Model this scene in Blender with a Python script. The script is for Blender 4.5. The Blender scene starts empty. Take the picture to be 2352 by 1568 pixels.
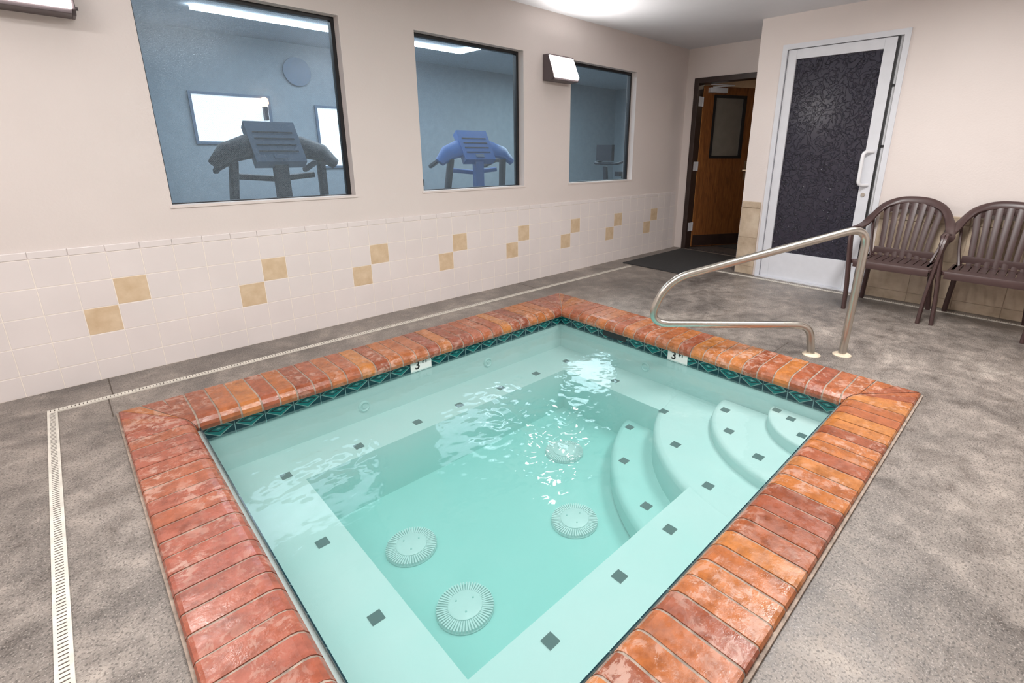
import bpy, math, random
from mathutils import Vector, Matrix
random.seed(7)
sc=bpy.context.scene
sc.view_settings.view_transform='Standard'
# ---------------------------------------------------------------- helpers
class NT:
    def __init__(s,name):
        s.m=bpy.data.materials.new(name); s.m.use_nodes=True; s.t=s.m.node_tree
        s.b=s.t.nodes['Principled BSDF']; s.out=s.t.nodes['Material Output']
    def n(s,typ,**kw):
        x=s.t.nodes.new(typ)
        for k,v in kw.items(): setattr(x,k,v)
        return x
    def l(s,a,b): s.t.links.new(a,b)
    def co(s): 
        return s.n('ShaderNodeTexCoord').outputs['Object']
    def math(s,op,a,b=None,c=None):
        x=s.n('ShaderNodeMath',operation=op)
        for i,v in enumerate((a,b,c)):
            if v is None: continue
            if isinstance(v,(int,float)): x.inputs[i].default_value=v
            else: s.l(v,x.inputs[i])
        return x.outputs[0]
    def noise(s,scale,detail=4,rough=.55,vec=None,dist=0):
        x=s.n('ShaderNodeTexNoise'); x.inputs['Scale'].default_value=scale; x.inputs['Detail'].default_value=detail
        x.inputs['Roughness'].default_value=rough; x.inputs['Distortion'].default_value=dist
        s.l(vec if vec is not None else s.co(),x.inputs['Vector']); return x.outputs['Fac']
    def ramp(s,fac,stops):
        x=s.n('ShaderNodeValToRGB'); e=x.color_ramp.elements
        while len(e)<len(stops): e.new(.5)
        for i,(p,c) in enumerate(stops):
            e[i].position=p; e[i].color=(*c,1) if not isinstance(c,(int,float)) else (c,c,c,1)
        s.l(fac,x.inputs[0]); return x.outputs[0]
    def mix(s,fac,a,b,blend='MIX'):
        x=s.n('ShaderNodeMix',data_type='RGBA',blend_type=blend)
        for i,v in ((0,fac),(6,a),(7,b)):
            if isinstance(v,(int,float)): x.inputs[i].default_value=v
            elif isinstance(v,tuple): x.inputs[i].default_value=(*v,1)
            else: s.l(v,x.inputs[i])
        return x.outputs[2]
    def bump(s,h,strength=.3,dist=.01):
        x=s.n('ShaderNodeBump'); x.inputs['Strength'].default_value=strength; x.inputs['Distance'].default_value=dist
        s.l(h,x.inputs['Height']); s.l(x.outputs[0],s.b.inputs['Normal']); return x
    def base(s,c):
        if isinstance(c,tuple): s.b.inputs['Base Color'].default_value=(*c,1)
        else: s.l(c,s.b.inputs['Base Color'])
    def rough(s,v):
        if isinstance(v,(int,float)): s.b.inputs['Roughness'].default_value=v
        else: s.l(v,s.b.inputs['Roughness'])
    def metal(s,v): s.b.inputs['Metallic'].default_value=v
    def emit(s,c,st):
        s.b.inputs['Emission Color'].default_value=(*c,1); s.b.inputs['Emission Strength'].default_value=st

def simple(name,col,rough=.5,metal=0,var=.06,scale=12,bump=0,bscale=120):
    k=NT(name); f=k.noise(scale)
    a=tuple(max(0,c*(1-var)) for c in col); b=tuple(min(1,c*(1+var)) for c in col)
    k.base(k.ramp(f,[(.3,a),(.7,b)])); k.rough(rough); k.metal(metal)
    if bump: k.bump(k.noise(bscale,2),bump,.002)
    return k.m
def emis(name,col,st):
    k=NT(name); k.base(col); k.emit(col,st); return k.m

class MB:
    def __init__(s): s.v=[];s.f=[];s.m=[]
    def add(s,vs,fs,mi=0,M=None):
        o=len(s.v)
        for p in vs:
            p=Vector(p); s.v.append(tuple(M@p) if M else tuple(p))
        for f in fs: s.f.append(tuple(i+o for i in f)); s.m.append(mi)
    def box(s,a,b,mi=0,M=None):
        x0,x1=sorted((a[0],b[0]));y0,y1=sorted((a[1],b[1]));z0,z1=sorted((a[2],b[2]))
        s.add([(x0,y0,z0),(x1,y0,z0),(x1,y1,z0),(x0,y1,z0),(x0,y0,z1),(x1,y0,z1),(x1,y1,z1),(x0,y1,z1)],
              [(0,3,2,1),(4,5,6,7),(0,1,5,4),(1,2,6,5),(2,3,7,6),(3,0,4,7)],mi,M)
    def prism(s,pts,z0,z1,mi=0,M=None):
        n=len(pts)
        vs=[(x,y,z0) for x,y in pts]+[(x,y,z1) for x,y in pts]
        fs=[tuple(range(n-1,-1,-1)),tuple(range(n,2*n))]+[(i,(i+1)%n,n+(i+1)%n,n+i) for i in range(n)]
        s.add(vs,fs,mi,M)
    def lathe(s,prof,seg=24,mi=0,M=None):
        vs=[];fs=[];n=len(prof)
        for j in range(seg):
            a=2*math.pi*j/seg
            for r,z in prof: vs.append((r*math.cos(a),r*math.sin(a),z))
        for j in range(seg):
            k=(j+1)%seg
            for i in range(n-1): fs.append((j*n+i,k*n+i,k*n+i+1,j*n+i+1))
        fs.append(tuple(j*n for j in range(seg-1,-1,-1))); fs.append(tuple(j*n+n-1 for j in range(seg)))
        s.add(vs,fs,mi,M)
    def sweep(s,path,w,t,up=(0,0,1),mi=0,seg=8,M=None):
        P=[Vector(p) for p in path]; n=len(P); vs=[];fs=[]
        side=None
        for i in range(n):
            tan=(P[min(i+1,n-1)]-P[max(i-1,0)]).normalized()
            u=Vector(up[i] if isinstance(up,list) else up)
            sd=tan.cross(u)
            if sd.length<.05: sd=side if side else Vector((1,0,0))
            sd.normalize()
            if side and sd.dot(side)<0 and not isinstance(up,list): sd=-sd
            side=sd; nn=sd.cross(tan).normalized()
            ww=w[i] if isinstance(w,list) else w; tt=t[i] if isinstance(t,list) else t
            for k in range(seg):
                a=2*math.pi*(k+.5)/seg; ca,sa=math.cos(a),math.sin(a)
                e=.6
                cx=math.copysign(abs(ca)**e,ca); sy=math.copysign(abs(sa)**e,sa)
                vs.append(P[i]+sd*(cx*ww/2)+nn*(sy*tt/2))
        for i in range(n-1):
            for k in range(seg):
                k2=(k+1)%seg
                fs.append((i*seg+k,i*seg+k2,(i+1)*seg+k2,(i+1)*seg+k))
        fs.append(tuple(range(seg-1,-1,-1))); fs.append(tuple((n-1)*seg+k for k in range(seg)))
        s.add(vs,fs,mi,M)
    def obj(s,name,mats,smooth=False,bevel=0,parent=None,ang=40,recalc=True):
        me=bpy.data.meshes.new(name); me.from_pydata(s.v,[],s.f)
        for m in (mats if isinstance(mats,list) else [mats]): me.materials.append(m)
        for p,mi in zip(me.polygons,s.m): p.material_index=mi
        me.update()
        if recalc:
            import bmesh
            b=bmesh.new(); b.from_mesh(me); bmesh.ops.recalc_face_normals(b,faces=b.faces); b.to_mesh(me); b.free()
        o=bpy.data.objects.new(name,me); bpy.context.collection.objects.link(o)
        if smooth:
            me.shade_smooth()
            try: me.set_sharp_from_angle(angle=math.radians(ang))
            except Exception: pass
        if bevel:
            md=o.modifiers.new('b','BEVEL'); md.width=bevel; md.segments=3; md.limit_method='ANGLE'; md.angle_limit=math.radians(40)
        if parent: o.parent=parent
        return o
def empty(name,loc=(0,0,0),rot=0):
    e=bpy.data.objects.new(name,None); e.empty_display_size=.1; e.location=loc; e.rotation_euler=(0,0,rot)
    bpy.context.collection.objects.link(e); return e
def spline(pts,n=8):
    P=[Vector(p) for p in pts]; out=[]
    for i in range(len(P)-1):
        p0=P[max(i-1,0)];p1=P[i];p2=P[i+1];p3=P[min(i+2,len(P)-1)]
        for k in range(n):
            t=k/n
            out.append(.5*((2*p1)+(-p0+p2)*t+(2*p0-5*p1+4*p2-p3)*t*t+(-p0+3*p1-3*p2+p3)*t**3))
    out.append(P[-1]); return out
def fillet(pts,r,n=8):
    P=[Vector(p) for p in pts]; out=[P[0]]
    for i in range(1,len(P)-1):
        a=(P[i-1]-P[i]);b=(P[i+1]-P[i]); rr=r[i] if isinstance(r,dict) and i in r else (r if not isinstance(r,dict) else .05)
        d=min(rr,a.length*.49,b.length*.49); A=P[i]+a.normalized()*d; B=P[i]+b.normalized()*d
        for k in range(n+1):
            t=k/n; out.append((1-t)**2*A+2*t*(1-t)*P[i]+t*t*B)
    out.append(P[-1]); return out

# ---------------------------------------------------------------- materials
k=NT('wall_paint'); k.base(k.ramp(k.noise(1.3,3),[(.3,(.71,.635,.60)),(.7,(.75,.675,.64))])); k.rough(.6); k.bump(k.noise(90,3),.3,.003); wallp=k.m
k=NT('ceiling_paint'); k.base(k.ramp(k.noise(2,3),[(.3,(.70,.70,.73)),(.7,(.75,.75,.78))])); k.rough(.7); k.bump(k.noise(60,3),.15,.003); ceilp=k.m
tile_w=simple('tile_white_glaze',(.785,.72,.70),.22,var=.03,scale=3)
k=NT('tile_tan_glaze'); k.base(k.ramp(k.noise(14,4),[(.3,(.62,.455,.285)),(.7,(.76,.60,.42))])); k.rough(.25); tile_t=k.m
grout=simple('grout',(.86,.785,.71),.8,var=.03)
k=NT('beige_stone_tile'); k.base(k.ramp(k.noise(7,6,.6),[(.3,(.38,.29,.20)),(.55,(.53,.42,.31)),(.75,(.62,.52,.40))])); k.rough(.3); tile_b=k.m
grout_b=simple('grout_beige',(.45,.36,.28),.8)
# concrete
k=NT('stained_concrete')
n1=k.noise(1.5,8,.66,dist=.5); n2=k.noise(9,8,.72,dist=.3); n3=k.noise(140,2,.5)
c1=k.ramp(n1,[(.32,(.118,.102,.092)),(.44,(.18,.156,.138)),(.56,(.25,.216,.19)),(.70,(.37,.325,.285))])
c2=k.mix(.95,c1,k.ramp(n2,[(.34,(.30,.29,.285)),(.5,(.5,.5,.5)),(.66,(.74,.73,.72))]),'OVERLAY')
sp=k.ramp(n3,[(.36,0.28),(.48,1.0)])
c3=k.mix(.7,c2,sp,'MULTIPLY')
sp2=k.ramp(k.noise(200,2,.5),[(.58,0.0),(.66,1.0)])
c4=k.mix(k.math('MULTIPLY',sp2,.40),c3,(.54,.48,.43))
k.base(c4); k.rough(k.ramp(n2,[(.3,.30),(.7,.6)])); k.bump(k.noise(45,5,.7),.35,.005); conc=k.m
# brick
k=NT('glazed_red_brick')
at=k.n('ShaderNodeVertexColor'); at.layer_name='Col'
sep=k.n('ShaderNodeSeparateColor'); k.l(at.outputs[0],sep.inputs[0])
hue=k.ramp(sep.outputs[0],[(0,(.26,.070,.032)),(.35,(.37,.105,.036)),(.7,(.45,.150,.040)),(1,(.51,.200,.052))])
hue=k.mix(sep.outputs[1],hue,(.345,.095,.062))
v=k.ramp(k.noise(20,7,.68),[(.3,(.48,.43,.40)),(.58,(1,1,1))]); c=k.mix(.85,hue,v,'MULTIPLY')
e1=k.ramp(k.noise(22,9,.75,dist=.5),[(.515,0.0),(.56,1.0)]); e2=k.ramp(k.noise(3.0,4,.6),[(.42,0.0),(.58,1.0)])
c=k.mix(k.math('MULTIPLY',k.math('MULTIPLY',e1,e2),.48),c,(.62,.43,.35))
k.base(c); k.rough(k.ramp(k.noise(22,4),[(.35,.16),(.65,.45)])); k.bump(k.noise(50,5,.6),.35,.003); brick=k.m
mortar=simple('mortar',(.33,.26,.21),.8,var=.35,scale=40)
# pool
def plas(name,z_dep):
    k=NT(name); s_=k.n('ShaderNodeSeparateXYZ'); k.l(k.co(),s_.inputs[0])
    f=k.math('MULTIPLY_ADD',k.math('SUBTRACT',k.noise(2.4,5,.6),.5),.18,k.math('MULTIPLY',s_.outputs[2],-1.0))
    k.base(k.ramp(f,[(.14,(.53,.645,.63)),(.30,(.43,.615,.595)),(.44,(.30,.585,.55)),(.60,(.205,.545,.50))])); k.rough(.7); return k.m  # depth ramp paints the water's light absorption into the plaster colour
plaster=plas('depth_tinted_plaster',0)
k=NT('waterline_tile_teal')
s_=k.n('ShaderNodeSeparateXYZ'); k.l(k.co(),s_.inputs[0])
u=k.math('DIVIDE',k.math('ADD',s_.outputs[0],s_.outputs[1]),.135); u=k.math('SUBTRACT',k.math('FRACT',u),.5)
w=k.math('DIVIDE',k.math('ADD',s_.outputs[2],.064),.085)
au=k.math('ABSOLUTE',u); aw=k.math('ABSOLUTE',w); d=k.math('ADD',au,aw)
ring=k.math('LESS_THAN',k.math('ABSOLUTE',k.math('SUBTRACT',d,.45)),.024)
d2=k.math('ADD',k.math('MULTIPLY',au,.8),k.math('MULTIPLY',aw,1.4))
ring2=k.math('LESS_THAN',k.math('ABSOLUTE',k.math('SUBTRACT',d2,.24)),.045)
cen=k.math('LESS_THAN',d2,.08)
gr=k.math('GREATER_THAN',au,.487)
inn=k.math('LESS_THAN',d,.45)
cc=k.mix(inn,(.003,.028,.038),(.004,.135,.13))
cc=k.mix(k.math('MULTIPLY',ring,.8),cc,(.22,.38,.34)); cc=k.mix(k.math('MULTIPLY',ring2,.95),cc,(.006,.012,.02)); cc=k.mix(k.math('MULTIPLY',cen,.7),cc,(.2,.4,.38)); cc=k.mix(gr,cc,(.16,.28,.28))
k.base(cc); k.rough(.15); teal=k.m
dia_m=simple('dark_teal_tile',(.002,.008,.012),.3,var=.9,scale=60)
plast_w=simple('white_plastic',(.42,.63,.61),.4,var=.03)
white_p=simple('white_enamel',(.80,.80,.82),.3,var=.02)
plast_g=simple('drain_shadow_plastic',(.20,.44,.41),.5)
black=simple('black_paint',(.012,.012,.014),.4)
blacktx=simple('black_lettering',(.01,.01,.01),.5)
marker=simple('depth_marker_tile',(.74,.77,.74),.2)
k=NT('brushed_steel'); k.base((.60,.565,.51)); k.metal(1); k.rough(.28); steel=k.m
alum=simple('painted_aluminium',(.68,.69,.73),.35,var=.03)
k=NT('mat_rubber'); k.base(k.ramp(k.noise(200,2),[(.3,(.012,.012,.013)),(.7,(.045,.045,.047))])); k.rough(.85); k.bump(k.noise(260,2),.6,.004); rubber=k.m
chairm=simple('brown_plastic',(.068,.038,.036),.36,var=.08)
channel=simple('cream_channel',(.66,.62,.55),.5,var=.12,scale=20)
slot=simple('slot_dark',(.10,.08,.065),.8)
# wood
k=NT('varnished_wood'); mp=k.n('ShaderNodeMapping'); k.l(k.co(),mp.inputs[0]); mp.inputs['Scale'].default_value=(14,14,1.2)
f=k.noise(3,6,.6,mp.outputs[0],1.5); k.base(k.ramp(f,[(.3,(.13,.043,.013)),(.6,(.27,.10,.028)),(.8,(.37,.15,.042))])); k.rough(.32); wood=k.m
woodedge=simple('door_edge_wood',(.50,.22,.07),.4,var=.2,scale=20)
frame_br=simple('dark_brown_frame',(.035,.020,.016),.35,var=.2)
# dark embossed glass
k=NT('embossed_dark_glass')
wz=k.n('ShaderNodeVectorMath',operation='ADD'); nz=k.n('ShaderNodeTexNoise'); nz.inputs['Scale'].default_value=9; k.l(k.co(),nz.inputs['Vector'])
sc_=k.n('ShaderNodeVectorMath',operation='SCALE'); sc_.inputs['Scale'].default_value=.30; k.l(nz.outputs['Color'],sc_.inputs[0])
k.l(k.co(),wz.inputs[0]); k.l(sc_.outputs[0],wz.inputs[1])
vo=k.n('ShaderNodeTexVoronoi',feature='DISTANCE_TO_EDGE'); vo.inputs['Scale'].default_value=13; k.l(wz.outputs[0],vo.inputs['Vector'])
vo2=k.n('ShaderNodeTexVoronoi',feature='F1'); vo2.inputs['Scale'].default_value=30; k.l(wz.outputs[0],vo2.inputs['Vector'])
hh=k.math('ADD',k.ramp(vo.outputs['Distance'],[(.02,1.0),(.07,0.0)]),k.ramp(vo2.outputs['Distance'],[(.2,.7),(.34,0.0)]))
k.base(k.mix(k.math('MULTIPLY',hh,.5),(.030,.028,.044),(.014,.013,.020))); k.rough(.20); k.bump(hh,.9,.006); dglass=k.m
# window glass (fine figured glass)
k=NT('figured_window_glass'); k.t.nodes.remove(k.b)
tr=k.n('ShaderNodeBsdfTransparent'); tr.inputs[0].default_value=(.84,.91,.94,1)
gl=k.n('ShaderNodeBsdfGlossy'); gl.inputs['Roughness'].default_value=.15; gl.inputs[0].default_value=(.8,.9,1,1)
df=k.n('ShaderNodeBsdfDiffuse'); df.inputs[0].default_value=(.46,.58,.66,1)
bp=k.n('ShaderNodeBump'); bp.inputs['Strength'].default_value=.3; bp.inputs['Distance'].default_value=.002; k.l(k.noise(170,2),bp.inputs['Height']); k.l(bp.outputs[0],gl.inputs['Normal'])
sx=k.n('ShaderNodeSeparateXYZ'); k.l(k.co(),sx.inputs[0])
gx=k.math('SINE',k.math('MULTIPLY',sx.outputs[0],560)); gz=k.math('SINE',k.math('MULTIPLY',sx.outputs[2],560))
gg=k.math('MULTIPLY_ADD',k.math('MULTIPLY',gx,gz),.09,.15)
m1=k.n('ShaderNodeMixShader'); k.l(k.math('ADD',gg,k.math('MULTIPLY',k.math('SUBTRACT',k.noise(120,2),.5),.35)),m1.inputs[0]); k.l(tr.outputs[0],m1.inputs[1]); k.l(df.outputs[0],m1.inputs[2])
fr=k.n('ShaderNodeFresnel'); fr.inputs[0].default_value=1.45
m2=k.n('ShaderNodeMixShader'); k.l(fr.outputs[0],m2.inputs[0]); k.l(m1.outputs[0],m2.inputs[1]); k.l(gl.outputs[0],m2.inputs[2]); k.l(m2.outputs[0],k.out.inputs[0]); wglass=k.m
# water
k=NT('spa_water'); k.t.nodes.remove(k.b)
tr=k.n('ShaderNodeBsdfTransparent'); tr.inputs[0].default_value=(.97,1,1,1); gl=k.n('ShaderNodeBsdfGlossy'); gl.inputs['Roughness'].default_value=.06
df=k.n('ShaderNodeBsdfDiffuse'); df.inputs[0].default_value=(.36,.66,.63,1)
bp=k.n('ShaderNodeBump'); bp.inputs['Strength'].default_value=.2; bp.inputs['Distance'].default_value=.01; k.l(k.noise(9,3,.5),bp.inputs['Height']); k.l(bp.outputs[0],gl.inputs['Normal'])
m1=k.n('ShaderNodeMixShader'); m1.inputs[0].default_value=.19; k.l(tr.outputs[0],m1.inputs[1]); k.l(df.outputs[0],m1.inputs[2])
fr=k.n('ShaderNodeFresnel'); fr.inputs[0].default_value=1.33
m2=k.n('ShaderNodeMixShader'); k.l(fr.outputs[0],m2.inputs[0]); k.l(m1.outputs[0],m2.inputs[1]); k.l(gl.outputs[0],m2.inputs[2]); k.l(m2.outputs[0],k.out.inputs[0]); water=k.m
# gym
gymwall=simple('gym_wall_paint',(.28,.33,.375),.7); gymfloor=simple('gym_floor',(.10,.13,.15),.7)
gymblk=simple('gym_machine_grey',(.012,.018,.032),.5); gymgrey=simple('gym_machine_light',(.11,.16,.24),.4); gymblue=simple('console_blue',(.035,.12,.36),.4)
led=emis('led_tube',(.80,.90,1.0),14); lens=emis('sconce_lens',(1.0,.97,.93),38); bronze=simple('bronze_housing',(.10,.075,.08),.45)
litwin=emis('lit_window',(.85,.93,1.0),.85); warm=emis('warm_lamp',(1.0,.50,.25),5)

# ---------------------------------------------------------------- room shell
YW=3.44; XR=4.98; XB=5.77; ZC=2.38; X0=-1.8; Y0=-1.5
WIN=[(.465,1.515),(2.055,3.10),(3.70,4.745)]; WZ0,WZ1=.90,2.025
def wall_grid(mb,us,zs,holes,fn):
    for i in range(len(us)-1):
        for j in range(len(zs)-1):
            cu=(us[i]+us[i+1])/2; cz=(zs[j]+zs[j+1])/2
            if any(h[0]<cu<h[1] and h[2]<cz<h[3] for h in holes): continue
            fn(us[i],us[i+1],zs[j],zs[j+1])
mb=MB(); us=[X0,*[x for w_ in WIN for x in w_],XB+.12]
wall_grid(mb,us,[0,WZ0,WZ1,ZC+.1],[(a,b,WZ0,WZ1) for a,b in WIN],lambda a,b,c,d:mb.box((a,YW,c),(b,YW+.13,d)))
mb.obj('wall_left',wallp)
DY0,DY1,DZ=1.06,2.0,2.12
mb=MB(); wall_grid(mb,[Y0,DY0,DY1,2.23],[0,DZ,ZC+.1],[(DY0,DY1,0,DZ)],lambda a,b,c,d:mb.box((XR,a,c),(XR+.12,b,d)))
mb.obj('wall_right',wallp)
mb=MB(); mb.box((XR+.12,2.11,0),(XB+.12,2.23,ZC+.1)); mb.obj('wall_alcove',wallp)
WY0,WY1,WZ=2.40,3.32,2.04
mb=MB(); wall_grid(mb,[2.23,WY0,WY1,YW],[0,WZ,ZC+.1],[(WY0,WY1,0,WZ)],lambda a,b,c,d:mb.box((XB,a,c),(XB+.12,b,d)))
mb.obj('wall_back',wallp)
mb=MB(); mb.box((X0,Y0-.12,0),(XR+.12,Y0,ZC+.1)); mb.obj('wall_front',wallp)
mb=MB(); mb.box((X0-.12,Y0-.12,0),(X0,YW+.13,ZC+.1)); mb.obj('wall_near',wallp)
mb=MB(); mb.box((X0-.12,Y0-.12,ZC),(XB+.12,YW+.13,ZC+.12)); mb.obj('ceiling',ceilp)
PX0,PX1,PY0,PY1=.275,2.69,.56,2.56
mb=MB()
for a,b,c,d in ((X0,.15,Y0,YW),(2.85,XB,Y0,YW),(.15,2.85,Y0,.42),(.15,2.85,2.70,YW)): mb.box((a,c,-.15),(b,d,0))
mb.obj('floor',conc)
mb=MB()
mb.box((.02,3.16,.0003),(.026,YW-.01,.0012)); mb.box((3.0,3.16,.0003),(3.004,YW-.01,.0012)); mb.box((3.04,1.05,.0003),(3.30,1.053,.0010))
mb.box((.0,2.885,.0003),(.005,3.118,.0012))
mb.obj('floor_joint',slot)

# ---------------------------------------------------------------- tiles left wall
P=.1435
def tile(mb,x0,x1,z0,z1,mi,place,t=.007,g=.0012,b=.0018):
    x0+=g;x1-=g;z0+=g;z1-=g
    if x1-x0<.008 or z1-z0<.008: return
    vs=[place(x0,z0,0),place(x1,z0,0),place(x1,z1,0),place(x0,z1,0),place(x0,z0,t-b),place(x1,z0,t-b),place(x1,z1,t-b),place(x0,z1,t-b),
        place(x0+b,z0+b,t),place(x1-b,z0+b,t),place(x1-b,z1-b,t),place(x0+b,z1-b,t)]
    fs=[(8,9,10,11)]+[(i,(i+1)%4,4+(i+1)%4,4+i) for i in range(4)]+[(4+i,4+(i+1)%4,8+(i+1)%4,8+i) for i in range(4)]
    mb.add(vs,fs,mi)
mb=MB(); TX1=5.70
mb.box((X0,YW-.0070,0),(TX1,YW,.69),2)
pl=lambda u_,z,t:(u_,YW-.001-t,z)
zs=[0,.111,.2545,.398,.5415,.685]
for n in range(-14,41):
    xa=.14+n*P; xb=xa+P
    xa=max(xa,X0); xb=min(xb,TX1)
    if xb-xa<.01: continue
    for j in range(5):
        acc=(j==3 and n%5==0 and n>=0) or (j==2 and (n+1)%5==0 and n>=-1)
        tile(mb,xa,xb,zs[j],zs[j+1],1 if acc else 0,pl)
for n in range(-14,41):
    xa=max(.14+n*P,X0); xb=min(xa+P,TX1)
    if xb-xa>.01: tile(mb,xa,xb,.685,.722,0,pl,t=.009,b=.003,g=.0004)
mb.obj('trim_1',[tile_w,tile_t,grout])
mb=MB(); pr=lambda u_,z,t:(XR-.001-t,u_,z)
for a,b in ((2.0+.035,2.225),(Y0,DY0-.035)):
    mb.box((XR-.006,a,0),(XR,b,.70),1)
    y=b
    while y>a+.02:
        ya=max(a,y-.30 if a<0 else y-.2)
        for z0,z1 in ((0,.08),(.08,.375),(.375,.67)): tile(mb,ya,y,z0,z1,0,pr,t=.009)
        tile(mb,ya,y,.67,.735,0,pr,t=.014,b=.006); y=ya
mb.obj('trim_2',[tile_b,grout_b])

# ---------------------------------------------------------------- windows
for i,(a,b) in enumerate(WIN):
    e=empty('window_%d'%(i+1),((a+b)/2,YW+.08,(WZ0+WZ1)/2)); 
    hw=(b-a)/2; hz=(WZ1-WZ0)/2
    mb=MB(); t=.024
    for A,B in (((-hw,-.012,-hz),(hw,.03,-hz+.008)),((-hw,-.012,hz-t),(hw,.03,hz)),((-hw,-.012,-hz+.008),(-hw+.012,.03,hz-t)),((hw-t,-.012,-hz+.008),(hw,.03,hz-t))): mb.box(A,B)
    mb.obj('frame',black,parent=e)
    mb=MB(); X_=hw-.005; Z_=hz-.004; mb.add([(-X_,.006,-Z_),(X_,.006,-Z_),(X_,.006,Z_),(-X_,.006,Z_)],[(0,1,2,3)]); mb.obj('pane',wglass,parent=e,recalc=False)
    mb=MB(); mb.box((-hw-.012,-.087,-hz-.012),(hw+.012,-.012,-hz+.003)); mb.obj('sill',wallp,parent=e)

# ---------------------------------------------------------------- coping
OX0,OX1,OY0,OY1=.022,2.985,.285,2.87; IX0,IX1,IY0,IY1=.26,2.665,.55,2.53
prof=[(0,-.03),(0,.018),(.02,.026),(.06,.028),(.80,.030),(.88,.026),(.94,.016),(.985,.000),(1.0,-.016),(.985,-.036),(.93,-.036)]
V=Vector
BR=MB(); cols=[]; MO=MB()
def piece(T,org,dt,dd,L,Wd,Wa,Wb,t,t1,g,j,qs=1.0,qo=0.0):
    vs=[]; ok=False
    for q,z in prof:
        q=q*qs+qo
        lo=q*Wa; hi=L-q*Wb
        ta=min(max(t+g,lo+g),hi-g); tb=min(max(t1-g,lo+g),hi-g)
        if tb-ta>.01: ok=True
        if tb<=ta: tb=ta+.0002
        for tt in (ta,tb):
            p=org+dt*tt+dd*(q*Wd); vs.append((p.x,p.y,z+j))
    n=len(prof)
    if not ok: return 0
    fs=[(2*i,2*i+1,2*i+3,2*i+2) for i in range(n-1)]+[tuple(2*i for i in range(n)),tuple(2*i+1 for i in range(n-1,-1,-1)),(2*n-2,2*n-1,1,0)]
    T.add(vs,fs,0); return len(fs)
def side(org,dt,dd,L,Wd,Wa,Wb,red):
    piece(MO,org,dt,dd,L,Wd,Wa,Wb,0,L,0,-.0026,.990,.005)
    t=0
    while t<L-.01:
        bw=.086+random.uniform(-.005,.005); t1=min(L,t+bw)
        if L-t1<.04: t1=L
        n=piece(BR,org,dt,dd,L,Wd,Wa,Wb,t,t1,.0042,random.uniform(-.0010,.0012))
        cols.extend([(random.random(),min(1,max(0,red+random.uniform(-.25,.25))),0,1)]*n)
        t=t1
side(V((OX0,OY1,0)),V((1,0,0)),V((0,-1,0)),OX1-OX0,OY1-IY1,IX0-OX0,OX1-IX1,.25)
side(V((OX1,OY1,0)),V((0,-1,0)),V((-1,0,0)),OY1-OY0,OX1-IX1,OY1-IY1,IY0-OY0,.15)
side(V((OX1,OY0,0)),V((-1,0,0)),V((0,1,0)),OX1-OX0,IY0-OY0,OX1-IX1,IX0-OX0,.0)
side(V((OX0,OY0,0)),V((0,1,0)),V((1,0,0)),OY1-OY0,IX0-OX0,IY0-OY0,OY1-IY1,.85)
sp_e=empty('hot_tub',(0,0,0))
bo=BR.obj('brick_coping',brick,parent=sp_e)
ca=bo.data.color_attributes.new('Col','FLOAT_COLOR','CORNER')
for p in bo.data.polygons:
    for li in p.loop_indices: ca.data[li].color=cols[p.index]
MO.obj('mortar_joints',mortar,parent=sp_e)
def ringb(mb,o,i,z0,z1,mi=0):
    mb.box((o[0],o[2],z0),(i[0],o[3],z1),mi);mb.box((i[1],o[2],z0),(o[1],o[3],z1),mi)
    mb.box((i[0],o[2],z0),(i[1],i[2],z1),mi);mb.box((i[0],i[3],z0),(i[1],o[3],z1),mi)
mb=MB(); ringb(mb,(OX0-.008,OX1+.010,OY0-.010,OY1+.008),(IX0-.03,IX1+.035,IY0-.035,IY1+.04),-.03,.010)
mb.obj('mortar_bed',mortar,parent=sp_e)
# basin
ZF=-.60; ZB=-.30
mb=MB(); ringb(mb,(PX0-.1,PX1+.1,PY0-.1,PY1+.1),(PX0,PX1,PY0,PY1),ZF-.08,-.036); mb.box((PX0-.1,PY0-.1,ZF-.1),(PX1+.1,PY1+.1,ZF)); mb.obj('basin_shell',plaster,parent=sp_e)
mb=MB(); t=.004; zb_=-.112
mb.box((PX0,PY1-t,zb_),(PX1,PY1,-.02));mb.box((PX1-t,PY0,zb_),(PX1,PY1-t,-.02));mb.box((PX0,PY0,zb_),(PX1,PY0+t,-.02));mb.box((PX0,PY0+t,zb_),(PX0+t,PY1-t,-.02)); mb.obj('waterline_tiles',teal,parent=sp_e)
BX0,BX1,BY0,BY1=.60,2.38,.93,2.23
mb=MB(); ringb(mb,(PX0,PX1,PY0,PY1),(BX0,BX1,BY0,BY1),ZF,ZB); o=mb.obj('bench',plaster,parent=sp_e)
def arc(r,n=40,sx=1):
    return [(PX1-.0005,PY0+.0005)]+[(PX1-.0005-r*math.sin(a),PY0+.0005+r*math.cos(a)) for a in [math.pi/2*i/n for i in range(n+1)]]
for i,(r,z) in enumerate(((1.16,-.46),(.93,ZB+.002),(.62,-.235),(.33,-.17))):
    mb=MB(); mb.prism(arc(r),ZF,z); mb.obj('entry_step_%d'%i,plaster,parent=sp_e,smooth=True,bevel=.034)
dm=MB()
def dia(x,y,z,s=.0225): dm.box((x-s,y-s,z),(x+s,y+s,z+.003))
for x in (.54,.90,1.25,1.54,1.87,2.19,2.50): dia(x,2.32,ZB)
dia(2.50,1.86,ZB)
for y in (1.77,1.31): dia(.50,y,ZB)
for x in (.86,1.22): dia(x,.845,ZB)
dia(1.56,.845,ZB)
for x,y in ((2.38,1.40),(2.12,1.16),(1.93,.87)): dia(x,y,ZB+.002)
for x,y in ((2.31,1.59),(2.00,1.40),(1.78,1.10)): dia(x,y,-.46)
for x,y in ((2.55,1.10),(2.35,.98),(2.23,.77)): dia(x,y,-.235)
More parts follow.
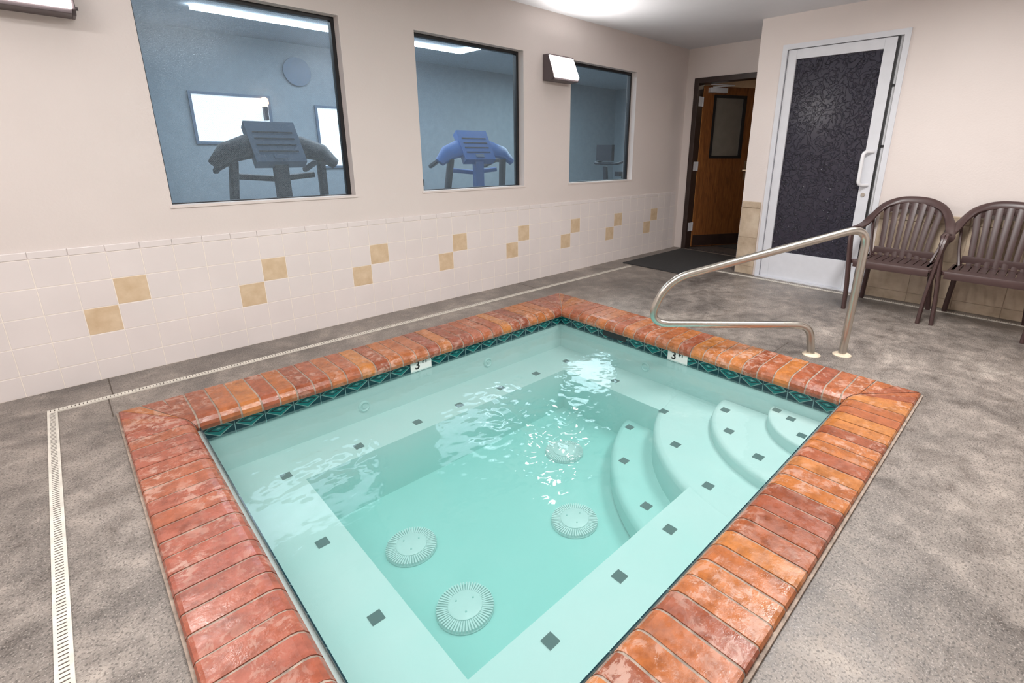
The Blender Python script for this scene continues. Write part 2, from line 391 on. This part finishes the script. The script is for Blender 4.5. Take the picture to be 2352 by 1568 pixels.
for x,y in ((2.64,.85),(2.60,.76),(2.47,.66)): dia(x,y,-.17,.02)
dm.obj('marker_tiles',dia_m,parent=sp_e)
for x,y in ((.89,1.80),(.88,1.355),(1.57,1.38),(1.97,1.83)):
    mb=MB(); M=Matrix.Translation((x,y,ZF))
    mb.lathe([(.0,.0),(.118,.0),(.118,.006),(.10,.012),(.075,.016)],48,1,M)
    mb.lathe([(.07,.012),(.07,.024),(.06,.030),(.0,.032)],40,0,M)
    for q in range(56):
        R=M@Matrix.Rotation(2*math.pi*q/56,4,'Z'); mb.box((.066,-.0032,.006),(.116,.0032,.020),0,R)
    for q in range(3):
        R=M@Matrix.Rotation(2*math.pi*q/3,4,'Z')@Matrix.Translation((.04,0,.03)); mb.lathe([(.004,0),(.004,.003)],8,1,R)
    mb.obj('floor_drain',[plast_w,plast_g],parent=sp_e,smooth=True)
def jet(M,nm='wall_jet'):
    mb=MB(); mb.lathe([(.0001,0),(.034,0),(.034,.006),(.026,.012),(.02,.006),(.012,.006),(.011,.012),(.0001,.012)],28,0,M); mb.obj(nm,plast_w,parent=sp_e,smooth=True)
for x in (1.05,1.95): jet(Matrix.Translation((x,PY1,-.215))@Matrix.Rotation(math.pi/2,4,'X'))
jet(Matrix.Translation((PX1,1.75,-.215))@Matrix.Rotation(-math.pi/2,4,'Y'))
mb=MB(); mb.box((PX1-.007,1.92,-.085),(PX1-.004,2.13,-.028),0); mb.obj('skimmer_slot',[black],parent=sp_e)
def marker_tile(loc,rz,nm):
    e=empty(nm,loc,rz); e.parent=sp_e
    mb=MB(); mb.box((-.072,-.004,-.045),(.072,0,.038)); mb.obj('plate',marker,parent=e)
    for body,x,z,s in (('3',-.045,-.028,.074),('FT',.008,.000,.034)):
        c=bpy.data.curves.new('text_'+body,'FONT'); c.body=body; c.size=s; c.extrude=.0004; c.offset=.0016; c.materials.append(blacktx)
        o=bpy.data.objects.new('lettering_'+body,c); bpy.context.collection.objects.link(o); o.parent=e; o.location=(x,-.0048,z); o.rotation_euler=(math.pi/2,0,0)
marker_tile((1.43,PY1-.004,-.062),0,'depth_marker')
marker_tile((PX1-.004,1.51,-.062),-math.pi/2,'depth_marker_side')
# water surface
NX,NY=220,184; ZW=-.10
from mathutils import noise as mn
mb=MB()
ax0,ax1,ay0,ay1=PX0+.0045,PX1-.0045,PY0+.0045,PY1-.0045
spots=[(.62,1.95,.28,1.0),(1.60,2.0,.42,.35),(1.50,1.52,.40,.9),(1.33,1.22,.26,.6),(2.1,1.75,.35,.15)]
vs=[]
for j in range(NY+1):
    for i in range(NX+1):
        x=ax0+(ax1-ax0)*i/NX; y=ay0+(ay1-ay0)*j/NY
        a=.0005
        for sx_,sy_,r,s in spots: a+=.0072*s*math.exp(-((x-sx_)**2+(y-sy_)**2)/(r*r)*1.6)
        h=mn.noise(V((x*8,y*8,.3)))+.6*mn.noise(V((x*19,y*19,2.3)))+.4*mn.noise(V((x*40,y*40,5)))
        vs.append((x,y,ZW+a*h))
fs=[]
for j in range(NY):
    for i in range(NX):
        q=j*(NX+1)+i; fs.append((q,q+1,q+NX+2,q+NX+1))
mb.add(vs,fs); mb.obj('spa_water',water,smooth=True,parent=sp_e,ang=180,recalc=False)

# ---------------------------------------------------------------- handrail
b=V((3.31,.74,0)); dr=V((.715,-.699,0))
def rp(s_,z): p=b+dr*s_; return (p.x,p.y,z)
path=fillet([rp(0,-.02),rp(.02,.80),rp(-1.12,.475),rp(-1.22,.20),rp(-.225,.195),rp(-.19,-.02)],{1:.13,2:.16,3:.13,4:.09},12)
hr=empty('handrail',(b.x,b.y,0)); inv=Matrix.Translation((-b.x,-b.y,0))
mb=MB(); 
def tube(mb,path,r,mi=0,M=None,seg=16):
    P_=[V(p) for p in path]; n=len(P_); vs=[];fs=[]; prev=None
    for i in range(n):
        tan=(P_[min(i+1,n-1)]-P_[max(i-1,0)]).normalized()
        if prev is None:
            prev=tan.orthogonal().normalized()
        s1=(prev-tan*prev.dot(tan)).normalized(); prev=s1; s2=tan.cross(s1)
        for q in range(seg):
            a=2*math.pi*q/seg; vs.append(P_[i]+s1*(r*math.cos(a))+s2*(r*math.sin(a)))
    for i in range(n-1):
        for q in range(seg): q2=(q+1)%seg; fs.append((i*seg+q,i*seg+q2,(i+1)*seg+q2,(i+1)*seg+q))
    fs.append(tuple(range(seg-1,-1,-1))); fs.append(tuple((n-1)*seg+q for q in range(seg))); mb.add(vs,fs,mi,M)
tube(mb,path,.0225,0,inv); mb.obj('rail_tube',steel,smooth=True,parent=hr,ang=60)
mb=MB()
for s_ in (0,-.19):
    mb.lathe([(.052,0),(.052,.003),(.045,.008),(.027,.012)],32,0,inv@Matrix.Translation(rp(s_,0)))
mb.obj('escutcheons',simple('worn_escutcheon',(.60,.50,.38),.5,var=.3),smooth=True,parent=hr)

# ---------------------------------------------------------------- drain channels
def channel_run(mb,a,b,w):
    a=V(a);b=V(b);d=(b-a).normalized();n=V((-d.y,d.x,0)); L=(b-a).length
    M=Matrix(((d.x,n.x,0,a.x),(d.y,n.y,0,a.y),(0,0,1,0),(0,0,0,1)))
    mb.box((0,-w/2,.0002),(L,w/2,.006),0,M)
    x=.01
    while x<L-.01:
        mb.box((x,-w*.27,.006),(x+.0035,w*.27,.0066),1,M); x+=.0145
mb=MB(); channel_run(mb,(-.20,-1.4,0),(-.20,3.12,0),.036); channel_run(mb,(-.218,3.138,0),(4.38,3.138,0),.036)
mb.obj('floor_drain_channel',[channel,slot])
mb=MB(); channel_run(mb,(4.86,2.5,0),(4.86,-1.4,0),.03); mb.obj('floor_drain_channel.001',[channel,slot])
mb=MB(); mb.box((-.62,-.39,0),(.62,.39,.009)); o=mb.obj('door_mat',rubber,bevel=.004); o.location=(5.07,2.90,0)

# ---------------------------------------------------------------- glass door (door_1)
e=empty('door_1',(XR,0,0)); 
mb=MB()
mb.box((-.012,DY1-.03,0),(.10,DY1+.012,DZ+.012));mb.box((-.012,DY0-.012,0),(.10,DY0+.03,DZ+.012));mb.box((-.012,DY0+.03,DZ-.03),(.10,DY1-.03,DZ+.012))
mb.obj('jamb',alum,parent=e)
L0,L1=1.135,1.965
mb=MB(); xa,xb=.005,.050
mb.box((xa,L1-.075,.012),(xb,L1,DZ-.034));mb.box((xa,L0,.012),(xb,L0+.085,DZ-.034));mb.box((xa,L0+.085,.012),(xb,L1-.075,.27));mb.box((xa,L0+.085,DZ-.115),(xb,L1-.075,DZ-.034))
mb.obj('leaf_frame',alum,parent=e,bevel=.003)
mb=MB(); mb.box((.022,L0+.08,.265),(.030,L1-.07,DZ-.11)); mb.obj('leaf_glass',dglass,parent=e)
mb=MB(); y=L0+.045
tube(mb,fillet([(.005,y-.02,.94),(-.07,y+.035,.94),(-.07,y+.035,1.215),(.005,y-.02,1.215)],.045,8),.0145,0); mb.obj('pull_handle',white_p,smooth=True,parent=e)
mb=MB(); mb.lathe([(.016,0),(.016,.012)],20,0,Matrix.Translation((.005,y,.86))@Matrix.Rotation(-math.pi/2,4,'Y')); mb.obj('lock_cylinder',steel,parent=e)
mb=MB(); mb.box((.04,DY0+.03,.0),(.055,L0-.004,DZ-.03),0)
for z in (.5,1.25,1.72): mb.box((.03,DY0+.032,z),(.04,L0-.006,z+.018),1)
mb.box((.008,L0-.016,.012),(.045,L0-.002,DZ-.034),1)
mb.obj('weatherstrip',[white_p,black],parent=e)
mb=MB(); mb.box((-.03,DY0,0),(.10,DY1,.012)); mb.obj('threshold',alum,parent=e)

# ---------------------------------------------------------------- wooden door (door_2)
e=empty('door_2',(XB,0,0))
mb=MB(); mb.box((-.015,WY1-.05,0),(.13,WY1+.01,WZ+.01));mb.box((-.015,WY0-.01,0),(.13,WY0+.05,WZ+.01));mb.box((-.015,WY0+.05,WZ-.05),(.13,WY1-.05,WZ+.01)); mb.obj('door_frame',frame_br,parent=e,bevel=.004)
lf=empty('leaf',(.115,WY1-.055,0),math.radians(62)); lf.parent=e
mb=MB(); LW=.82; a0,a1,b0,b1=-.60,-.17,1.15,1.86
for (ya,yb,za,zb) in ((-LW,0,.01,b0),(-LW,0,b1,1.975),(-LW,a0,b0,b1),(a1,0,b0,b1)): mb.box((0,ya,za),(.044,yb,zb),0)
mb.box((-.001,-.003,.01),(.045,.001,1.975),1)
mb.obj('leaf_panel',[wood,woodedge],parent=lf)
mb=MB()
for (ya,yb,za,zb) in ((a0-.02,a1+.02,b0-.02,b0+.012),(a0-.02,a1+.02,b1-.012,b1+.02),(a0-.02,a0+.012,b0,b1),(a1-.012,a1+.02,b0,b1)): mb.box((-.008,ya,za),(.052,yb,zb))
mb.obj('lite_frame',black,parent=lf)
mb=MB(); mb.box((.018,a0,b0),(.026,a1,b1)); mb.obj('lite_glass',simple('dim_glass',(.22,.20,.17),.15),parent=lf)
mb=MB(); mb.box((-.006,-LW+.04,.86),(0,-LW+.13,1.10)); tube(mb,[(0,-LW+.085,.98),(-.06,-LW+.085,.98),(-.062,-LW+.20,.98)],.011); mb.obj('lever_handle',steel,smooth=True,parent=lf)
mb=MB(); mb.box((-.05,-.30,1.90),(0,-.06,1.955)); tube(mb,[(-.03,-.1,1.96),(-.17,-.30,1.97),(-.06,-.05,1.99)],.008); mb.obj('door_closer',alum,parent=lf)
mb=MB(); mb.box((-.004,-LW+.02,.02),(0,-.02,.16)); mb.obj('kick_plate',frame_br,parent=lf)
mb=MB()
for z in (.22,.98,1.74): mb.box((.105,WY1-.062,z),(.118,WY1-.049,z+.11)); mb.box((.02,WY1-.053,z),(.115,WY1-.049,z+.11))
mb.obj('hinges',alum,parent=e)
mb=MB(); mb.box((XB+.12,.8,-.15),(9.2,YW+.13,0)); mb.obj('floor_corridor',simple('corridor_carpet',(.06,.045,.04),.9,var=.3,scale=40))
mb=MB(); mb.box((9.2,.8,0),(9.3,3.57,2.5)); mb.box((XB+.12,YW,0),(9.2,YW+.13,2.5)); mb.box((XB+.12,.7,0),(9.2,.8,2.5))
mb.obj('wall_corridor',simple('corridor_paint',(.40,.30,.22),.7))
mb=MB(); mb.box((XB+.12,.7,2.4),(9.3,3.57,2.5)); mb.obj('ceiling_corridor',ceilp)
mb=MB(); mb.box((-.5,-.4,0),(.5,.4,.008)); o=mb.obj('door_mat.001',rubber); o.location=(6.7,2.75,0)

# ---------------------------------------------------------------- sconces
def sconce(nm,x,z):
    e=empty(nm,(x,YW,z)); w=.17
    mb=MB()
    def wedge(xa,xb,mi,inset=0):
        pts=[(0,.0),(-.10,.0),(-.135,.02),(-.135,.045),(-.06,.215),(0,.215)]
        vs=[(xa,p[0],p[1]) for p in pts]+[(xb,p[0],p[1]) for p in pts]; n=6
        mb.add(vs,[tuple(range(n)),tuple(range(2*n-1,n-1,-1))]+[(i,(i+1)%n,n+(i+1)%n,n+i) for i in range(n)],mi)
    wedge(-w,-w+.014,0); wedge(w-.014,w,0)
    mb.box((-w+.014,-.135,0),(w-.014,0,.022),0); mb.box((-w+.014,-.02,.022),(w-.014,0,.215),0); mb.box((-w+.014,-.07,.205),(w-.014,-.02,.217),0)
    mb.obj('housing',bronze,parent=e,bevel=.003)
    mb=MB(); pts=[(-.021,.023),(-.140,.023),(-.142,.045),(-.066,.204),(-.021,.204)]
    vs=[(-w+.015,p[0],p[1]) for p in pts]+[(w-.015,p[0],p[1]) for p in pts]; n=5
    mb.add(vs,[tuple(range(n)),tuple(range(2*n-1,n-1,-1))]+[(i,(i+1)%n,n+(i+1)%n,n+i) for i in range(n)])
    mb.obj('lens',lens,parent=e)
    mb=MB(); mb.lathe([(.008,0),(.008,.01)],10,0,Matrix.Translation((w,-.10,.03))@Matrix.Rotation(math.pi/2,4,'Y')); mb.obj('screw',bronze,parent=e)
sconce('wall_sconce',3.50,1.81); sconce('wall_sconce.001',.07,1.79)

# ---------------------------------------------------------------- chairs
def chair(nm,x,y):
    e=empty(nm,(x,y,0)); mb=MB()
    half=[(-.235,.245,0),(-.225,.255,.20),(-.215,.275,.42),(-.20,.290,.56),(-.145,.297,.615),(-.02,.293,.63),(.10,.275,.655),(.19,.245,.72),(.25,.19,.795),(.285,.10,.835),(.295,0,.845)]
    pts=half+[(p[0],-p[1],p[2]) for p in half[-2::-1]]
    sp_=spline(pts,6); n=len(sp_)
    ws=[];ups=[]
    for i,p in enumerate(sp_):
        f_=min(i,n-1-i)/6
        sgn=1 if i<n/2 else -1
        if f_<4: ws.append(.052+.012*f_); ups.append((0,sgn,0))
        elif f_<5: ws.append(.07); ups.append((0,sgn*(5-f_),.0+(f_-4)))
        elif f_<7: ws.append(.062); ups.append((0,0,1))
        else:
            q=min(1,(f_-7)/2); ws.append(.060); ups.append((-.9*q,0,1-q*.6))
    mb.sweep(sp_,ws,.028,ups,seg=10)
    for s in (1,-1):
        mb.sweep([(.15,.205*s,.41),(.18,.215*s,.25),(.235,.235*s,0)],[.085,.065,.045],.035,(0,s,0),seg=10)
        mb.sweep([(-.205,.262*s,.385),(-.17,.21*s,.385)],.05,.03,(0,0,1),seg=8)
        mb.sweep([(.12,.20*s,.39),(.17,.225*s,.50),(.20,.25*s,.70)],[.05,.045,.03],.02,(0,s,0),seg=8)
    for i in range(9):
        y_=-.2+.05*i
        mb.box((-.10,y_-.0215,.382),(.17,y_+.0215,.398))
    mb.box((-.215,-.235,.382),(-.095,.235,.398)); mb.box((.14,-.215,.380),(.185,.215,.400))
    mb.box((-.100,-.235,.378),(.15,-.205,.398)); mb.box((-.100,.205,.378),(.15,.235,.398))
    mb.sweep([(-.215,-.24,.372),(-.222,0,.372),(-.215,.24,.372)],.018,.055,(0,0,1),seg=8)
    mb.sweep([(-.2,.235,.37),(.17,.215,.37)],.016,.05,(0,0,1)); mb.sweep([(-.2,-.235,.37),(.17,-.215,.37)],.016,.05,(0,0,1))
    for i in range(7):
        u_=(i-3)/3; yb=.150*u_; yt=.178*u_; zt=.835-.05*u_*u_
        mb.sweep([(.165,yb,.385),(.185,yb*1.02,.50),(.225,(yb+yt)/2,.66),(.283-.03*u_*u_,yt,zt)],[.036,.038,.041,.044],.010,(1,0,0),seg=8)
    mb.sweep([(.255,-.19,.76),(.278,-.1,.795),(.288,0,.805),(.278,.1,.795),(.255,.19,.76)],.012,.06,(0,0,1),seg=8)
    mb.sweep([(.168,-.20,.44),(.178,0,.435),(.168,.20,.44)],.012,.055,(0,0,1))
    mb.obj('body',chairm,smooth=True,parent=e,ang=50)
chair('plastic_armchair',4.62,.785); chair('plastic_armchair.001',4.64,.215)

# ---------------------------------------------------------------- gym beyond the windows
mb=MB(); mb.box((X0,7.2,0),(9.3,7.3,2.6)); mb.box((X0-.1,3.57,0),(X0,7.3,2.6)); mb.box((9.2,3.57,0),(9.3,7.3,2.6)); mb.obj('wall_gym',gymwall)
mb=MB(); mb.box((X0,YW+.13,-.1),(9.3,7.3,0)); mb.obj('floor_gym',gymfloor)
mb=MB(); mb.box((X0,YW+.13,2.5),(9.3,7.3,2.6)); mb.obj('ceiling_gym',simple('gym_ceiling',(.5,.55,.6),.8))
mb=MB(); mb.box((1.25,5.98,2.46),(4.30,6.04,2.5)); mb.box((4.24,4.2,2.46),(4.30,5.98,2.5)); mb.obj('led_strip_light',led)
def gwin(nm,x0,x1,z0,z1):
    e=empty(nm,((x0+x1)/2,7.2,(z0+z1)/2)); a=(x1-x0)/2;b=(z1-z0)/2
    mb=MB(); mb.box((-a,-.01,-b),(a,0,b)); mb.obj('panel',litwin,parent=e)
    mb=MB(); ringv=((-a-.03,-a,-b-.03,b+.03),(a,a+.03,-b-.03,b+.03),(-a,a,-b-.03,-b),(-a,a,b,b+.03))
    for p in ringv: mb.box((p[0],-.03,p[2]),(p[1],0,p[3]))
    mb.obj('casing',gymgrey,parent=e)
gwin('window_4',1.35,2.15,1.30,1.82); gwin('window_5',2.75,3.35,1.0,1.75)
e=empty('wall_lamp',(2.1,7.12,1.72)); mb=MB(); mb.lathe([(.02,0),(.045,.04),(.04,.09),(.015,.11)],16,0); mb.obj('shade',warm,parent=e); mb=MB(); mb.box((-.02,-.02,-.16),(.02,.06,0)); mb.obj('bracket',gymblk,parent=e)
e=empty('round_wall_mirror',(2.55,7.19,2.17)); mb=MB(); mb.lathe([(.17,0),(.17,.03),(.15,.03)],32,0,Matrix.Rotation(math.pi/2,4,'X')); mb.obj('rim',gymgrey,parent=e)
def treadmill(nm,x,y,rz,blue=False):
    e=empty(nm,(x,y,0),rz)
    mb=MB(); mb.box((-.38,.1,.06),(.38,1.75,.20),0); mb.box((-.26,.15,.20),(.26,1.72,.206),1); mb.prism([(-.36,-.15),(.36,-.15),(.38,.35),(-.38,.35)],.0,.30,0)
    mb.box((-.36,1.5,0),(.36,1.7,.06),0)
    mb.obj('deck',[gymblk,gymgrey],parent=e,bevel=.02)
    mb=MB()
    for s in (-1,1):
        mb.sweep([(.37*s,.22,.15),(.36*s,.10,.7),(.33*s,.02,1.12)],.10,.06,(1,0,0),0); mb.sweep([(.36*s,.02,1.10),(.37*s,.25,1.10),(.36*s,.5,1.03)],.045,.045,(0,0,1),0)
    mb.obj('uprights',gymblk,parent=e,smooth=True)
    mb=MB(); M=Matrix.Translation((0,0,1.13))@Matrix.Rotation(math.radians(-35),4,'X')
    mb.sweep([(-.46,.05,-.02),(-.36,0,.06),(-.2,0,.12),(0,0,.14),(.2,0,.12),(.36,0,.06),(.46,.05,-.02)],.07,[.10,.17,.20,.2,.20,.17,.10],(0,0,1),0,8,M)
    mb.box((-.19,-.045,-.05),(.19,.045,.33),1,M); mb.box((-.16,.044,.02),(.16,.052,.30),2,M)
    for q in range(4): mb.box((-.15,-.05,.04+.06*q),(.15,-.045,.05+.06*q),2,M)
    mb.box((-.05,-.053,-.02),(.05,-.045,.015),3,M)
    tube(mb,[(-.3,.12,1.0),(0,.16,.97),(.3,.12,1.0)],.025); mb.box((-.05,-.03,.80),(.05,.05,1.1),0)
    mb.obj('console',[gymblue if blue else gymblk,gymblue if blue else gymgrey,gymblk,gymgrey],parent=e,smooth=True)
treadmill('treadmill',1.38,4.5,0); treadmill('treadmill.001',3.50,4.65,math.radians(-8),True)
def bike(nm,x,y):
    e=empty(nm,(x,y,0)); mb=MB()
    mb.lathe([(.24,-.03),(.26,0),(.24,.03)],32,0,Matrix.Translation((0,0,.40))@Matrix.Rotation(math.pi/2,4,'X'))
    mb.box((-.3,-.25,0),(-.24,.25,.06)); mb.box((.55,-.25,0),(.61,.25,.06)); mb.box((-.3,-.03,.05),(.6,.03,.12))
    tube(mb,[(.0,0,.4),(-.08,0,1.0)],.035); tube(mb,[(.42,0,.1),(.36,0,.85)],.03); mb.prism([(.2,-.04),(.3,-.06),(.48,-.12),(.48,.12),(.3,.06),(.2,.04)],.85,.92)
    tube(mb,fillet([(.12,-.22,1.08),(-.08,-.22,1.04),(-.08,.22,1.04),(.12,.22,1.08)],.06),.018); mb.box((-.12,-.14,1.08),(-.06,.14,1.30)); tube(mb,[(.0,-.12,.4),(.15,-.14,.4)],.02)
    mb.obj('body',gymblk,parent=e,smooth=True)
bike('exercise_bike',5.9,4.7); bike('exercise_bike.001',2.30,4.75)

# ---------------------------------------------------------------- lights
def area(nm,loc,sx,sy,pw,col=(1,1,1),rot=(0,0,0),par=None):
    l=bpy.data.lights.new(nm,'AREA'); l.shape='RECTANGLE'; l.size=sx; l.size_y=sy; l.energy=pw; l.color=col
    o=bpy.data.objects.new(nm,l); bpy.context.collection.objects.link(o); o.location=loc; o.rotation_euler=rot
    if par: o.parent=par
    return o
def fill_fixture(nm,x,y,pw,L=1.2,W_=.3):  # added fill light, dressed with a housing and diffuser
    e=empty(nm,(x,y,ZC)); mb=MB(); mb.box((-L/2-.02,-W_/2-.02,-.05),(L/2+.02,W_/2+.02,0),0); mb.box((-L/2,-W_/2,-.056),(L/2,W_/2,-.050),1)
    mb.obj('fill_light_housing',[alum,simple('fill_light_diffuser',(.85,.85,.83),.4)],parent=e); area('fill_lamp',(0,0,-.065),L,W_,pw,(1,.98,.965),par=e)
fill_fixture('ceiling_fill_light',.9,1.0,50); fill_fixture('ceiling_fill_light.001',3.0,.5,68); fill_fixture('ceiling_fill_light.002',-1.0,1.8,34)  # added ceiling fills outside the view, brightening room and floor
for x,z in ((3.50,1.93),(.07,1.91)):
    area('sconce_lamp',(x,YW-.16,z),.28,.1,6,(1,.96,.92),rot=(math.radians(-100),0,0))
area('gym_lamp',(2.5,5.4,2.44),4,1.2,95,(.80,.90,1.0)); area('gym_lamp.001',(6.3,5.4,2.44),1.5,1.2,60,(.78,.95,1.0))
area('corridor_lamp',(7.6,2.2,2.38),.6,.6,10,(1,.8,.6))
w_=bpy.data.worlds.new('World'); sc.world=w_; w_.use_nodes=True; w_.node_tree.nodes['Background'].inputs[0].default_value=(.6,.65,.7,1); w_.node_tree.nodes['Background'].inputs[1].default_value=.2

# ---------------------------------------------------------------- camera
yaw,pit,rol=math.radians(45.5),math.radians(-16.372),math.radians(.303)
fw=V((math.cos(pit)*math.cos(yaw),math.cos(pit)*math.sin(yaw),math.sin(pit))); r=V((math.sin(yaw),-math.cos(yaw),0)); u=r.cross(fw)
r2=r*math.cos(rol)+u*math.sin(rol); u2=-r*math.sin(rol)+u*math.cos(rol)
cd=bpy.data.cameras.new('camera'); cd.sensor_width=36; cd.sensor_fit='HORIZONTAL'; cd.lens=1135.1/2352*36; cd.shift_x=(1176-1253)/2352; cd.shift_y=(682-784)/2352; cd.clip_start=.02
co=bpy.data.objects.new('camera',cd); bpy.context.collection.objects.link(co)
M=Matrix((( r2.x,u2.x,-fw.x,0),(r2.y,u2.y,-fw.y,0),(r2.z,u2.z,-fw.z,1.2),(0,0,0,1))); co.matrix_world=M
sc.camera=co
